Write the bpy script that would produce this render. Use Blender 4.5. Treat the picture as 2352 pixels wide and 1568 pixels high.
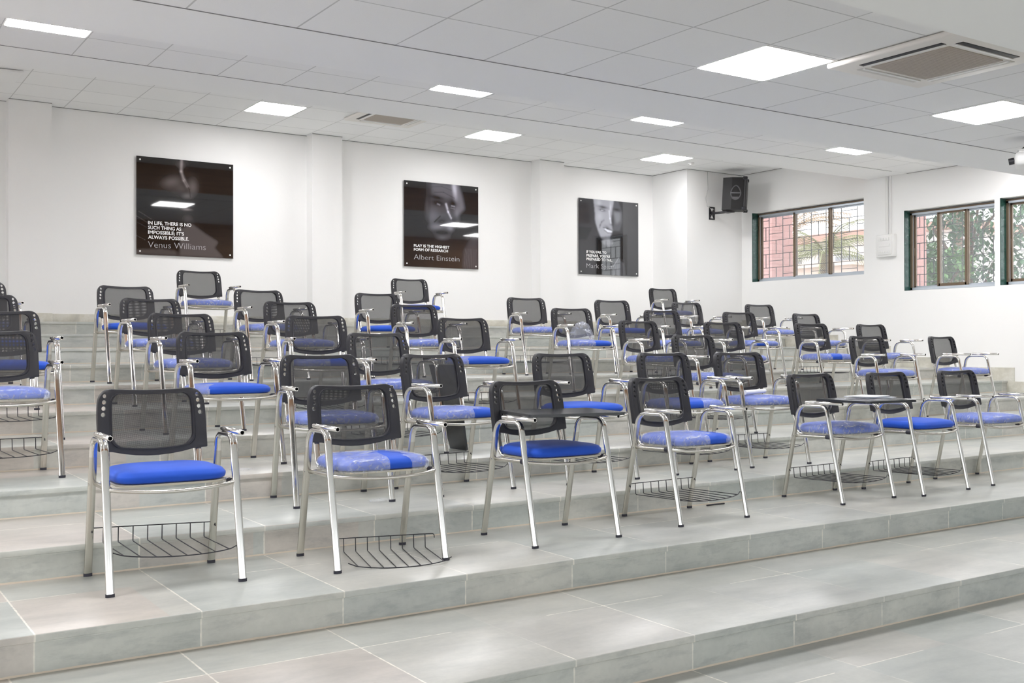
import bpy, bmesh, math, random
import numpy as np
from mathutils import Vector, Matrix
random.seed(7)
for o in list(bpy.data.objects): bpy.data.objects.remove(o, do_unlink=True)
SC = bpy.context.scene
COL = SC.collection
PI = math.pi

# ------------------------------------------------------------------ camera
FPX, YAW, PITCH, ROLL = 2439.036, 0.58658, 0.00537, -0.00203
CAMH = 1.3517
cam_d = bpy.data.cameras.new('camera'); cam = bpy.data.objects.new('camera', cam_d); COL.objects.link(cam)
cam_d.sensor_width = 36.0; cam_d.lens = FPX * 36.0 / 2352.0; cam_d.clip_start = .05; cam_d.clip_end = 300
def _cam():
    sy, cy, sp, cp = math.sin(YAW), math.cos(YAW), math.sin(PITCH), math.cos(PITCH)
    fw = Vector((sy*cp, cy*cp, sp)); r = Vector((cy, -sy, 0)); u = r.cross(fw)
    c, s = math.cos(ROLL), math.sin(ROLL)
    R, U = c*r + s*u, -s*r + c*u
    m = Matrix(((R.x, U.x, -fw.x, 0), (R.y, U.y, -fw.y, 0), (R.z, U.z, -fw.z, CAMH), (0, 0, 0, 1)))
    return m
cam.matrix_world = _cam()
SC.camera = cam

# ------------------------------------------------------------------ world, exposure
SC.view_settings.view_transform = 'Standard'
SC.view_settings.look = 'None'
SC.view_settings.gamma = 1.0
SC.view_settings.use_curve_mapping = False
SC.view_settings.exposure = 0.42
LIGHT = 25.0        # radiance of the ceiling light diffusers
DAY = 2.7           # brightness of the overcast daylight outside
w = bpy.data.worlds.new('world'); SC.world = w; w.use_nodes = True
bgn = w.node_tree.nodes['Background']; bgn.inputs[0].default_value = (.93, .97, 1, 1); bgn.inputs[1].default_value = DAY
SC.cycles.transparent_max_bounces = 24
SC.cycles.max_bounces = 10
SC.cycles.diffuse_bounces = 6

# ------------------------------------------------------------------ materials
def nt(name):
    m = bpy.data.materials.new(name); m.use_nodes = True
    return m, m.node_tree, m.node_tree.nodes['Principled BSDF']
def simple(name, col, rough=.5, metal=0., spec=.5, emit=None, estr=0., alpha=1.):
    m, t, b = nt(name)
    b.inputs['Base Color'].default_value = (*col, 1); b.inputs['Roughness'].default_value = rough
    b.inputs['Metallic'].default_value = metal; b.inputs['Specular IOR Level'].default_value = spec
    b.inputs['Alpha'].default_value = alpha
    if emit: b.inputs['Emission Color'].default_value = (*emit, 1); b.inputs['Emission Strength'].default_value = estr
    return m
class G:
    """tiny node-graph helper"""
    def __init__(s, t): s.t = t
    def n(s, typ, **kw):
        x = s.t.nodes.new(typ)
        for k, v in kw.items(): setattr(x, k, v)
        return x
    def put(s, sock, v):
        if isinstance(v, (int, float)): sock.default_value = v
        elif isinstance(v, (tuple, list)): sock.default_value = v
        else: s.t.links.new(v, sock)
    def m(s, op, a, b=0., c=None):
        x = s.n('ShaderNodeMath', operation=op); s.put(x.inputs[0], a); s.put(x.inputs[1], b)
        if c is not None: s.put(x.inputs[2], c)
        return x.outputs[0]
    def pos(s): return s.n('ShaderNodeNewGeometry').outputs['Position']
    def nor(s): return s.n('ShaderNodeNewGeometry').outputs['True Normal']
    def obj(s): return s.n('ShaderNodeTexCoord').outputs['Object']
    def xyz(s, v):
        x = s.n('ShaderNodeSeparateXYZ'); s.put(x.inputs[0], v); return x.outputs
    def comb(s, a, b, c):
        x = s.n('ShaderNodeCombineXYZ'); s.put(x.inputs[0], a); s.put(x.inputs[1], b); s.put(x.inputs[2], c); return x.outputs[0]
    def noise(s, v, scale, detail=2., rough=.5, dist=0.):
        x = s.n('ShaderNodeTexNoise'); s.put(x.inputs['Vector'], v); x.inputs['Scale'].default_value = scale
        x.inputs['Detail'].default_value = detail; x.inputs['Roughness'].default_value = rough; x.inputs['Distortion'].default_value = dist
        return x.outputs['Fac']
    def vmul(s, v, k):
        x = s.n('ShaderNodeVectorMath', operation='MULTIPLY'); s.put(x.inputs[0], v); x.inputs[1].default_value = k; return x.outputs[0]
    def ramp(s, f, stops, interp='LINEAR'):
        x = s.n('ShaderNodeValToRGB'); x.color_ramp.interpolation = interp
        e = x.color_ramp.elements
        while len(e) < len(stops): e.new(.5)
        for i, (p, c) in enumerate(stops): e[i].position = p; e[i].color = (*c, 1) if len(c) == 3 else c
        s.put(x.inputs[0], f); return x.outputs[0]
    def mix(s, f, a, b, mode='MIX'):
        x = s.n('ShaderNodeMix', data_type='RGBA', blend_type=mode); s.put(x.inputs[0], f)
        def c(v): return (*v, 1) if isinstance(v, tuple) and len(v) == 3 else v
        s.put(x.inputs[6], c(a)); s.put(x.inputs[7], c(b)); return x.outputs[2]
    def bump(s, h, strength, dist=.01):
        x = s.n('ShaderNodeBump'); x.inputs['Strength'].default_value = strength; x.inputs['Distance'].default_value = dist
        s.put(x.inputs['Height'], h); return x.outputs[0]
    def link(s, a, b): s.t.links.new(a, b)

Y1, TD, RS = 3.2846, 0.9521, 0.15           # first riser, tread depth, rise
def yr(i): return Y1 + TD * (i - 1)
XW, YB = 13.19, 13.65                        # window wall, back wall

def stone(name, off):
    m, t, b = nt(name); g = G(t)
    P = g.pos(); X, Y, Z = g.xyz(P)[:3]; N = g.xyz(g.nor())
    horiz = g.m('GREATER_THAN', N[2], .5)
    xs = g.m('DIVIDE', g.m('SUBTRACT', X, off), .618)
    fx = g.m('FRACT', xs); ix = g.m('FLOOR', xs)
    dx = g.m('MULTIPLY', g.m('MINIMUM', fx, g.m('SUBTRACT', 1., fx)), .618)
    ys = g.m('DIVIDE', g.m('SUBTRACT', Y, Y1 - .013), TD); iy = g.m('FLOOR', ys)
    yy = g.m('MULTIPLY', g.m('FRACT', ys), TD)
    back = g.m('GREATER_THAN', yy, .612)
    dy = g.m('ABSOLUTE', g.m('SUBTRACT', yy, .612))
    dyv = g.m('ADD', dy, g.m('MULTIPLY', g.m('SUBTRACT', 1., horiz), 1.))
    wn = g.n('ShaderNodeTexWhiteNoise', noise_dimensions='3D')
    g.link(g.comb(ix, g.m('ADD', g.m('MULTIPLY', iy, 2.), g.m('MULTIPLY', back, horiz)), horiz), wn.inputs[0])
    tint = g.ramp(wn.outputs['Value'], [(0, (.450, .458, .438)), (.2, (.425, .445, .432)), (.4, (.480, .478, .455)), (.6, (.440, .450, .438)), (.8, (.470, .464, .446)), (1, (.455, .462, .446))], 'CONSTANT')
    # warm slabs towards the left end of the hall
    warm = g.m('MULTIPLY', g.m('GREATER_THAN', g.m('ADD', g.m('MULTIPLY', wn.outputs['Value'], 3.0), g.m('MULTIPLY', X, -1.)), .4), .6)
    warm = g.m('MULTIPLY', warm, g.m('LESS_THAN', X, 2.6))
    tint = g.mix(warm, tint, (.50, .445, .415))
    Ps = g.vmul(P, (1., 2.2, 1.5))
    n1 = g.noise(Ps, 2.6, 6, .62, .25); n2 = g.noise(P, 38., 3, .6)
    cloud = g.mix(g.m('MULTIPLY', n1, 1.), (.66, .69, .69), (1.30, 1.28, 1.24))
    c = g.mix(1., tint, cloud, 'MULTIPLY')
    c = g.mix(1., c, g.mix(n2, (.93, .93, .93), (1.07, 1.07, 1.07)), 'MULTIPLY')
    # upright riser faces lightened in colour, standing in for light on them
    c = g.mix(g.m('SUBTRACT', 1., horiz), c, g.mix(1., c, (1.22, 1.22, 1.21), 'MULTIPLY'))
    stn = g.noise(g.vmul(P, (1.6, 1., 6.)), 3.1, 6, .7, .3)
    c = g.mix(g.m('MULTIPLY', g.m('SUBTRACT', 1., horiz), g.m('MINIMUM', .55, g.m('MAXIMUM', 0., g.m('MULTIPLY', g.m('SUBTRACT', stn, .50), 4.)))), c, g.mix(1., c, (.72, .74, .76), 'MULTIPLY'))
    sw = g.noise(g.vmul(P, (.5, 3.5, 1.)), 2.4, 6, .65, .6)
    c = g.mix(g.m('MULTIPLY', horiz, g.m('MINIMUM', .5, g.m('MAXIMUM', 0., g.m('MULTIPLY', g.m('SUBTRACT', sw, .52), 3.)))), c, g.mix(1., c, (.84, .86, .88), 'MULTIPLY'))
    jn = g.noise(P, 1.7, 2, .5); jn2 = g.noise(P, 30., 2, .5)
    wd = g.m('ADD', .0012, g.m('MULTIPLY', jn2, .0045))
    jx = g.m('MULTIPLY', g.m('LESS_THAN', dx, wd), g.m('MAXIMUM', g.m('SUBTRACT', 1., horiz), g.m('MAXIMUM', g.m('LESS_THAN', X, 2.2), g.m('MINIMUM', 1., g.m('MAXIMUM', .12, g.m('MULTIPLY', g.m('SUBTRACT', jn, .44), 9.))))))
    jy = g.m('MULTIPLY', g.m('LESS_THAN', dyv, wd), g.m('GREATER_THAN', jn, .47))
    j = g.m('MULTIPLY', g.m('MAXIMUM', jx, jy), g.m('MINIMUM', 1., g.m('MULTIPLY', jn2, 1.5)))
    c = g.mix(j, c, (.80, .77, .70))
    # mortar at the foot of each riser and under each nosing, only on upright faces
    zf = g.m('MODULO', g.m('ADD', Z, .0005), RS)
    nn = g.noise(P, 9., 3, .6)
    foot = g.m('MULTIPLY', g.m('LESS_THAN', zf, g.m('ADD', .004, g.m('MULTIPLY', nn, .008))), g.m('SUBTRACT', 1., horiz))
    c = g.mix(foot, c, (.72, .63, .52))
    und = g.m('GREATER_THAN', zf, g.m('SUBTRACT', .123, g.m('MULTIPLY', nn, .012)))
    und = g.m('MULTIPLY', g.m('MULTIPLY', und, g.m('LESS_THAN', zf, .1205)), g.m('SUBTRACT', 1., horiz))
    c = g.mix(g.m('MULTIPLY', und, .6), c, (.72, .72, .68))
    g.link(c, b.inputs['Base Color'])
    rg = g.m('ADD', .27, g.m('MULTIPLY', g.noise(P, 3., 1, .5), .08))
    rg = g.m('ADD', rg, g.m('MULTIPLY', g.m('SUBTRACT', 1., horiz), .22))
    g.link(rg, b.inputs['Roughness'])
    b.inputs['Specular IOR Level'].default_value = .38
    g.link(g.bump(g.noise(P, 60., 2, .5), .03, .002), b.inputs['Normal'])
    return m
M = {}
M['stone_a'] = stone('stone_a', .614); M['stone_b'] = stone('stone_b', .082)

def wallmat():
    m, t, b = nt('wall_paint'); g = G(t); P = g.pos()
    n = g.noise(P, 1.3, 4, .6)
    g.link(g.mix(n, (.90, .90, .895), (.93, .93, .925)), b.inputs['Base Color'])
    b.inputs['Roughness'].default_value = .6; b.inputs['Specular IOR Level'].default_value = .3
    g.link(g.bump(g.noise(P, 25., 3, .6), .08, .01), b.inputs['Normal'])
    return m
M['wall'] = wallmat()
M['ceiling_plain'] = simple('ceiling_plain', (.93, .93, .93), .8, spec=.2)
def tiles(name, x0, px, y0, py):
    m, t, b = nt(name); g = G(t); P = g.pos(); X, Y, Z = g.xyz(P)[:3]
    def line(v, o, p, wn):
        q = g.m('DIVIDE', g.m('SUBTRACT', v, o), p); f = g.m('FRACT', g.m('ADD', q, 20.)); 
        d = g.m('MULTIPLY', g.m('MINIMUM', f, g.m('SUBTRACT', 1., f)), p); return g.m('LESS_THAN', d, wn), g.m('FLOOR', q)
    wd = g.m('ADD', .0025, g.m('MULTIPLY', g.noise(P, 3., 2, .5), .005))
    a, ia = line(X, x0, px, wd); c_, ib = line(Y, y0, py, wd)
    l = g.m('MAXIMUM', a, c_)
    wn = g.n('ShaderNodeTexWhiteNoise', noise_dimensions='2D'); g.link(g.comb(ia, ib, 0.), wn.inputs[0])
    base = g.mix(wn.outputs['Value'], (.90, .90, .905), (.93, .93, .93))
    spk = g.m('GREATER_THAN', g.noise(P, 160., 2, .7), .62)
    base = g.mix(g.m('MULTIPLY', spk, .10), base, (.5, .5, .5))
    g.link(g.mix(g.m('MULTIPLY', l, .6), base, (.42, .42, .42)), b.inputs['Base Color'])
    b.inputs['Roughness'].default_value = .85; b.inputs['Specular IOR Level'].default_value = .2
    return m
M['tiles1'] = tiles('tiles_front', 2.232, .6033, 5.48, .6)
M['tiles2'] = tiles('tiles_middle', 1.875, .6255, 9.57, .605)
M['tiles3'] = tiles('tiles_back', 4.44, .6195, 12.62, .6)
def wood(name, a, b_, sc=1.):
    m, t, b = nt(name); g = G(t); P = g.vmul(g.pos(), (.6*sc, .6*sc, 9.*sc))
    g.link(g.ramp(g.noise(P, 2.2, 5, .6, .6), [(.25, a), (.75, b_)]), b.inputs['Base Color'])
    b.inputs['Roughness'].default_value = .35
    return m
M['wood'] = wood('wood_laminate', (.30, .15, .07), (.50, .28, .14))
M['cement'] = (lambda: (lambda mtb: (lambda g: (g.link(g.ramp(g.noise(g.pos(), 4.5, 5, .65, .3), [(.3, (.50, .49, .44)), (.5, (.62, .60, .52)), (.72, (.80, .79, .74))]), mtb[2].inputs['Base Color']), mtb[0])[1])(G(mtb[1])))(nt('cement_skirting')))()
M['chrome'] = simple('chrome', (.78, .765, .74), .13, 1.)
M['steel_dull'] = simple('steel_dull', (.62, .60, .55), .27, 1.)
M['black_plastic'] = simple('black_plastic', (.021, .021, .026), .42, spec=.45)
M['dark_rubber'] = simple('dark_rubber', (.03, .03, .045), .6)
M['black_wire'] = simple('black_wire', (.012, .012, .02), .4)
M['gasket'] = simple('gasket', (.012, .012, .018), .35)
M['cream'] = simple('seat_underside', (.62, .58, .48), .6)
M['tablet'] = simple('black_board', (.03, .032, .036), .22, spec=.6)
M['white_plastic'] = simple('white_plastic', (.84, .84, .83), .35)
M['paper'] = simple('paper', (.86, .87, .92), .5)
M['glossy_paper'] = simple('glossy_paper', (.66, .71, .80), .25)
def fabric():
    m, t, b = nt('blue_cloth'); g = G(t); O = g.obj()
    n = g.noise(O, 300., 2, .6); n2 = g.noise(O, 6., 3, .5)
    g.link(g.mix(n2, (.014, .074, .50), (.020, .100, .60)), b.inputs['Base Color'])
    b.inputs['Roughness'].default_value = .75; b.inputs['Specular IOR Level'].default_value = .25
    b.inputs['Sheen Weight'].default_value = .12
    g.link(g.bump(n, .15, .002), b.inputs['Normal']); return m
M['blue'] = fabric()
def film(name, base=.16, sc=1.):
    m, t, b = nt(name); g = G(t); O = g.vmul(g.obj(), (1., 1.8, 1.))
    v = g.n('ShaderNodeTexVoronoi', feature='DISTANCE_TO_EDGE'); v.inputs['Scale'].default_value = 11*sc
    no = g.n('ShaderNodeTexNoise'); no.inputs['Scale'].default_value = 9*sc; no.inputs['Detail'].default_value = 3; g.link(O, no.inputs['Vector'])
    vm = g.n('ShaderNodeVectorMath', operation='MULTIPLY_ADD'); g.link(no.outputs['Color'], vm.inputs[0]); vm.inputs[1].default_value = (.22, .22, .22); g.link(O, vm.inputs[2])
    g.link(vm.outputs[0], v.inputs['Vector'])
    edge = g.m('SUBTRACT', 1., g.m('MINIMUM', 1., g.m('MULTIPLY', v.outputs['Distance'], 16.)))
    n2 = g.noise(O, 15*sc, 4, .6, 1.); st = g.m('MINIMUM', 1., g.m('MAXIMUM', 0., g.m('MULTIPLY', g.m('SUBTRACT', n2, .53), 5.)))
    O2 = g.vmul(g.obj(), (.8, 3.2, 1.)); n3 = g.noise(O2, 11*sc, 5, .62, 1.6); st3 = g.m('MINIMUM', 1., g.m('MAXIMUM', 0., g.m('MULTIPLY', g.m('SUBTRACT', n3, .56), 9.)))  # opaque whitish streaks stand in for highlights on the wrinkled film
    a = g.m('MINIMUM', .9, g.m('ADD', base, g.m('ADD', g.m('MULTIPLY', edge, .10), g.m('ADD', g.m('MULTIPLY', st, .14), g.m('MULTIPLY', st3, .46)))))
    g.link(a, b.inputs['Alpha']); b.inputs['Base Color'].default_value = (.80, .85, .95, 1)
    b.inputs['Roughness'].default_value = .18; b.inputs['Specular IOR Level'].default_value = .9
    g.link(g.bump(g.m('ADD', n2, g.m('MULTIPLY', edge, .4)), .7, .01), b.inputs['Normal'])
    return m
M['film'] = film('plastic_film', .22); M['film_thin'] = film('loose_film', .10)
def meshmat():
    m, t, b = nt('mesh_fabric'); g = G(t); X, Y, Z = g.xyz(g.obj())[:3]
    k = 2*PI/.0036
    s1 = g.m('SINE', g.m('MULTIPLY', g.m('ADD', X, Z), k/1.414)); s2 = g.m('SINE', g.m('MULTIPLY', g.m('SUBTRACT', X, Z), k/1.414))
    hole = g.m('GREATER_THAN', g.m('MULTIPLY', s1, s2), .40)
    g.link(g.m('SUBTRACT', 1., hole), b.inputs['Alpha'])
    b.inputs['Base Color'].default_value = (.018, .018, .02, 1); b.inputs['Roughness'].default_value = .5
    b.inputs['Specular IOR Level'].default_value = .6
    return m
M['mesh'] = meshmat()
def marble():
    m, t, b = nt('green_marble'); g = G(t); P = g.pos()
    c = g.ramp(g.noise(P, 9., 5, .7, 1.5), [(.3, (.010, .040, .032)), (.6, (.022, .075, .060)), (.75, (.18, .28, .24))])
    g.link(c, b.inputs['Base Color']); b.inputs['Roughness'].default_value = .2; return m
M['marble'] = marble()
M['bronze'] = simple('bronze_aluminium', (.17, .125, .085), .4, .3)
M['silver'] = simple('silver_aluminium', (.55, .60, .66), .35, .5)
M['glass'] = simple('window_glass', (.9, .95, 1), .02, spec=.5, alpha=.12)
M['grille'] = simple('grille_paint', (.045, .04, .045), .6)
def pinkwall():
    m, t, b = nt('pink_tiles'); g = G(t)
    P = g.pos(); X, Y, Z = g.xyz(P)[:3]; br = g.n('ShaderNodeTexBrick')
    g.link(g.comb(g.m('ADD', X, Y), Z, 0.), br.inputs['Vector']); br.inputs['Scale'].default_value = 2.
    br.inputs['Color1'].default_value = (.42, .22, .20, 1); br.inputs['Color2'].default_value = (.46, .26, .24, 1)
    br.inputs['Mortar'].default_value = (.30, .16, .15, 1); br.inputs['Mortar Size'].default_value = .01
    g.link(br.outputs['Color'], b.inputs['Base Color']); b.inputs['Roughness'].default_value = .6; return m
M['pink'] = pinkwall()

# ------------------------------------------------------------------ object helpers
def add(o, parent=None):
    COL.objects.link(o)
    if parent is not None: o.parent = parent
    return o
def meta(o, label=None, cat=None, group=None, kind=None):
    if label: o['label'] = label
    if cat: o['category'] = cat
    if group: o['group'] = group
    if kind: o['kind'] = kind
    return o
def empty(name, loc, rz=0., label=None, cat=None, group=None):
    o = bpy.data.objects.new(name, None); o.location = loc; o.rotation_euler = (0, 0, rz); o.empty_display_size = .1
    add(o); return meta(o, label, cat, group)
def mk(name, vs, fs, mat, parent=None, smooth=False, loc=None, mi=None):
    me = bpy.data.meshes.new(name); me.from_pydata([tuple(v) for v in vs], [], fs)
    for m in (mat if isinstance(mat, (list, tuple)) else [mat]): me.materials.append(m)
    if mi: me.polygons.foreach_set('material_index', mi)
    if smooth: me.polygons.foreach_set('use_smooth', [True]*len(me.polygons))
    me.update(); o = bpy.data.objects.new(name, me)
    if loc: o.location = loc
    return add(o, parent)
class B:
    """collects pieces into one mesh"""
    def __init__(s): s.v = []; s.f = []; s.m = []; s.sm = []
    def raw(s, vs, fs, m=0, sm=False):
        k = len(s.v); s.v += [tuple(v) for v in vs]; s.f += [tuple(i+k for i in f) for f in fs]; s.m += [m]*len(fs); s.sm += [sm]*len(fs); return s
    def box(s, x0, x1, y0, y1, z0, z1, m=0, R=None):
        v = [(x, y, z) for z in (z0, z1) for y in (y0, y1) for x in (x0, x1)]
        if R is not None: v = [tuple(R @ Vector(p)) for p in v]
        return s.raw(v, [(0, 2, 3, 1), (4, 5, 7, 6), (0, 1, 5, 4), (2, 6, 7, 3), (0, 4, 6, 2), (1, 3, 7, 5)], m)
    def rbox(s, x0, x1, y0, y1, z0, z1, r, m=0, R=None, seg=2):
        bm = bmesh.new(); bmesh.ops.create_cube(bm, size=1)
        for v in bm.verts: v.co = Vector(((x0+x1)/2 + v.co.x*(x1-x0), (y0+y1)/2 + v.co.y*(y1-y0), (z0+z1)/2 + v.co.z*(z1-z0)))
        bmesh.ops.bevel(bm, geom=list(bm.edges), offset=r, segments=seg, affect='EDGES', profile=.5)
        if R is not None: bm.transform(R)
        bm.verts.index_update()
        s.raw([v.co[:] for v in bm.verts], [[v.index for v in f.verts] for f in bm.faces], m, True); bm.free(); return s
    def tube(s, pts, r, seg=8, m=0, closed=False, cap=True, prof=None):
        P = [Vector(p) for p in pts]; n = len(P); T = []
        for i in range(n):
            a = P[(i-1) % n] if (closed or i > 0) else P[i]; b = P[(i+1) % n] if (closed or i < n-1) else P[i]
            T.append((b-a).normalized())
        up = Vector((1, 0, 0)) if prof else (Vector((0, 0, 1)) if abs(T[0].z) < .9 else Vector((1, 0, 0)))
        U = (up - T[0]*up.dot(T[0])).normalized(); rings = []
        for i in range(n):
            U = (U - T[i]*U.dot(T[i])).normalized() if not prof else (up - T[i]*up.dot(T[i])).normalized()
            V = T[i].cross(U)
            if prof: rings.append([P[i] + U*a + V*b for a, b in prof])
            else: rings.append([P[i] + (U*math.cos(2*PI*j/seg) + V*math.sin(2*PI*j/seg))*r for j in range(seg)])
        k = len(rings[0]); vs = [v for rg in rings for v in rg]; fs = []
        for i in range(n if closed else n-1):
            a, b = i*k, ((i+1) % n)*k
            for j in range(k): fs.append((a+j, a+(j+1) % k, b+(j+1) % k, b+j))
        s.raw(vs, fs, m, True)
        if cap and not closed:
            s.raw(rings[0], [tuple(range(k))[::-1]], m); s.raw(rings[-1], [tuple(range(k))], m)
        return s
    def cyl(s, p0, p1, r, seg=12, m=0): return s.tube([p0, p1], r, seg, m)
    def build(s, name, mat, parent=None, loc=None, rz=None):
        me = bpy.data.meshes.new(name); me.from_pydata(s.v, [], s.f)
        for q in (mat if isinstance(mat, (list, tuple)) else [mat]): me.materials.append(q)
        me.polygons.foreach_set('material_index', s.m); me.polygons.foreach_set('use_smooth', s.sm)
        bm = bmesh.new(); bm.from_mesh(me); bmesh.ops.recalc_face_normals(bm, faces=bm.faces); bm.to_mesh(me); bm.free()
        o = bpy.data.objects.new(name, me)
        if loc: o.location = loc
        if rz is not None: o.rotation_euler = (0, 0, rz)
        return add(o, parent)
def arcpath(pts, rad, n=7):
    """polyline with rounded corners"""
    P = [Vector(p) for p in pts]; out = [P[0]]
    for i in range(1, len(P)-1):
        a, b, c = P[i-1], P[i], P[i+1]; r = rad if isinstance(rad, (int, float)) else rad[i-1]
        d1 = (a-b).normalized(); d2 = (c-b).normalized(); ang = d1.angle(d2); t = r/math.tan(ang/2)
        p1, p2 = b+d1*t, b+d2*t; cen = b + (d1+d2).normalized()*(r/math.sin(ang/2))
        v1, v2 = p1-cen, p2-cen; tot = v1.angle(v2)
        for k in range(n+1):
            u = k/n; out.append(cen + (v1*math.sin((1-u)*tot) + v2*math.sin(u*tot))/math.sin(tot))
    out.append(P[-1]); return out
def superell(a, b, n, k=16):
    o = []
    for j in range(k):
        t = 2*PI*j/k; c, s_ = math.cos(t), math.sin(t)
        o.append((a*math.copysign(abs(c)**(2/n), c), b*math.copysign(abs(s_)**(2/n), s_)))
    return o

# ------------------------------------------------------------------ the setting
XL, YF = -5.0, -4.0
def struct(o): o['kind'] = 'structure'; return o
Z1, Z2, Z3, Z0 = 3.10, 3.84, 4.25, 2.36
B().box(XL, XW, YF, yr(1)+.02, -.1, 0).build('floor', M['stone_a'])['kind'] = 'structure'
for i in range(1, 12):
    b = B(); y0, y1 = yr(i), (yr(i+1) if i < 11 else YB); z = i*RS
    b.box(XL, XW, y0, y1+.02 if i < 11 else y1, z-RS, z-.030)
    b.rbox(XL, XW, y0-.013, y1+.01 if i < 11 else y1, z-.030, z, .004)
    o = struct(b.build('trim_%d' % i, M['stone_a' if i == 1 else 'stone_b'])); o['label'] = 'grey stone seating step %d counted from the bottom of the hall' % i
# walls
b = B(); b.box(XL, XW, YB, YB+.15, -.1, 4.4); struct(b.build('wall_back', M['wall']))
for k, (xa, xb, ya) in enumerate([(1.95, 2.42, 13.47), (5.70, 6.14, 13.45), (9.44, 9.90, 13.41), (-1.9, -1.45, 13.47)]):
    struct(B().box(xa, xb, ya, YB+.02, 1.2, 4.3).build('wall_pilaster_%d' % (k+1), M['wall']))
struct(B().box(11.94, XW+.02, 12.81, YB+.02, 1.2, 4.3).build('wall_corner', M['wall']))
b = B(); b.box(XL-.15, XL, YF, YB, -.1, 1.0); b.box(XL-.15, XL, YF, YB, 2.25, 4.4)
for ya, yb_ in [(YF, -3.2), (-.2, .4), (3.4, 4.0), (7.0, YB)]: b.box(XL-.15, XL, ya, yb_, 1.0, 2.25)  # unseen window openings between these piers, added to let in daylight
struct(b.build('wall_left', M['wall']))
b = B(); b.box(XL, XW, YF-.15, YF, -.1, .8); b.box(XL, XW, YF-.15, YF, 2.2, 4.4)
for xa, xb in [(XL, -4.2), (-1.0, -.4), (2.8, 3.4), (6.6, 7.2), (10.4, XW)]: b.box(xa, xb, YF-.15, YF, .8, 2.2)  # openings left here are unseen windows added to brighten the hall
struct(b.build('wall_front', M['wall']))
# window wall with three openings
WINS = [(10.32, 12.575, 2.433, 3.585), (8.22, 9.62, 2.153, 3.308), (6.74, 8.143, 2.16, 3.316)]
WT = .26
def window_wall():
    ys = sorted({YF, YB} | {v for a in WINS for v in a[:2]}); zs = sorted({-.1, 4.4} | {v for a in WINS for v in a[2:]})
    b = B()
    for i in range(len(ys)-1):
        z0 = -.1; segs = []
        hole = [a for a in WINS if a[0] <= (ys[i]+ys[i+1])/2 <= a[1]]
        if hole: segs = [(-.1, hole[0][2]), (hole[0][3], 4.4)]
        else: segs = [(-.1, 4.4)]
        for za, zb in segs: b.box(XW, XW+WT, ys[i], ys[i+1], za, zb)
    return struct(b.build('wall_right', M['wall']))
window_wall()
# stepped ceiling: flat bays with tiled fields, a drop beam edge between them
def ceil():
    b = B()
    def q(y0, y1, z, m, x0=XL, x1=XW): b.raw([(x0, y0, z), (x1, y0, z), (x1, y1, z), (x0, y1, z)], [(0, 1, 2, 3)], m)
    def v(y, z0, z1): b.box(XL, XW, y-.03, y, z0, z1+.02, 4)
    q(YF, 2.06, Z0, 0)
    b.raw([(XL, 2.06, Z0), (XW, 2.06, Z0), (XW, 2.06, Z1), (XL, 2.06, Z1)], [(3, 2, 1, 0)], 4)
    q(2.06, 5.48, Z1, 1); q(5.48, 6.16, Z1, 0)
    b.raw([(XL, 6.16, Z1), (XW, 6.16, Z1), (XW, 6.16, Z2), (XL, 6.16, Z2)], [(3, 2, 1, 0)], 4)
    q(6.16, 9.57, Z2, 2); q(9.57, 10.24, Z2, 0)
    b.raw([(XL, 10.24, Z2), (XW, 10.24, Z2), (XW, 10.24, Z3), (XL, 10.24, Z3)], [(3, 2, 1, 0)], 4)
    q(10.24, YB, Z3, 3)
    for f, mi in zip(b.f, b.m):
        vs = [b.v[i] for i in f]; flat = len({v[2] for v in vs}) == 1
        struct(mk('ceiling' if flat else 'trim_13', vs, [(0, 1, 2, 3)], M[('ceiling_plain', 'tiles1', 'tiles2', 'tiles3', 'wood')[mi]]))
ceil()
# thin dark strips where the tiled bays meet walls and beams
gapm = simple('dark_joint', (.25, .25, .25), .9)
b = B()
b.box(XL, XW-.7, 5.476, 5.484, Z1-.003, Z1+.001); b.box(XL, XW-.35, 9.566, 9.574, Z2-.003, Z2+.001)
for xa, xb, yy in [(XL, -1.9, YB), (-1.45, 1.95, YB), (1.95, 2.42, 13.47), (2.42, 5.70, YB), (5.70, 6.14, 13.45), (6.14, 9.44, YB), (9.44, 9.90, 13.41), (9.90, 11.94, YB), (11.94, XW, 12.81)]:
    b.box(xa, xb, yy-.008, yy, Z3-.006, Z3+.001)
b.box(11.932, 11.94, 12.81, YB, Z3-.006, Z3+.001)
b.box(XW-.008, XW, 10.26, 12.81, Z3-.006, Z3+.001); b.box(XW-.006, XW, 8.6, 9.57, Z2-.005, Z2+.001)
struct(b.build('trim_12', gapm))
# cement skirting along the back wall and down the window wall
b = B()
for xa, xb, yy in [(XL, -1.9, YB), (-1.9, -1.45, 13.47), (-1.45, 1.95, YB), (1.95, 2.42, 13.47), (2.42, 5.70, YB), (5.70, 6.14, 13.45), (6.14, 9.44, YB), (9.44, 9.90, 13.41), (9.90, 11.94, YB), (11.925, XW, 12.81)]:
    b.rbox(xa-.004, xb+.004, yy-.015, yy+.01, 1.65, 1.765, .005)
struct(b.build('baseboard_back', M['cement']))
b = B(); pr = []
for i in range(0, 12):
    ya = (yr(i)-.10) if i > 0 else YF; yb_ = yr(i+1)-.10 if i < 11 else 12.795
    zt = i*RS + .15 + [0, .01, -.01, .02, 0, -.01, .02, 0, .01, .03, 0, 0][i]
    lo = max(0., (i-1)*RS); pr.append((ya, yb_, lo, zt))
for k, (ya, yb_, lo, zt) in enumerate(pr): b.box(XW-.018, XW-.001, ya, yb_, lo, zt)
struct(b.build('baseboard_right', M['cement']))

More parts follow.
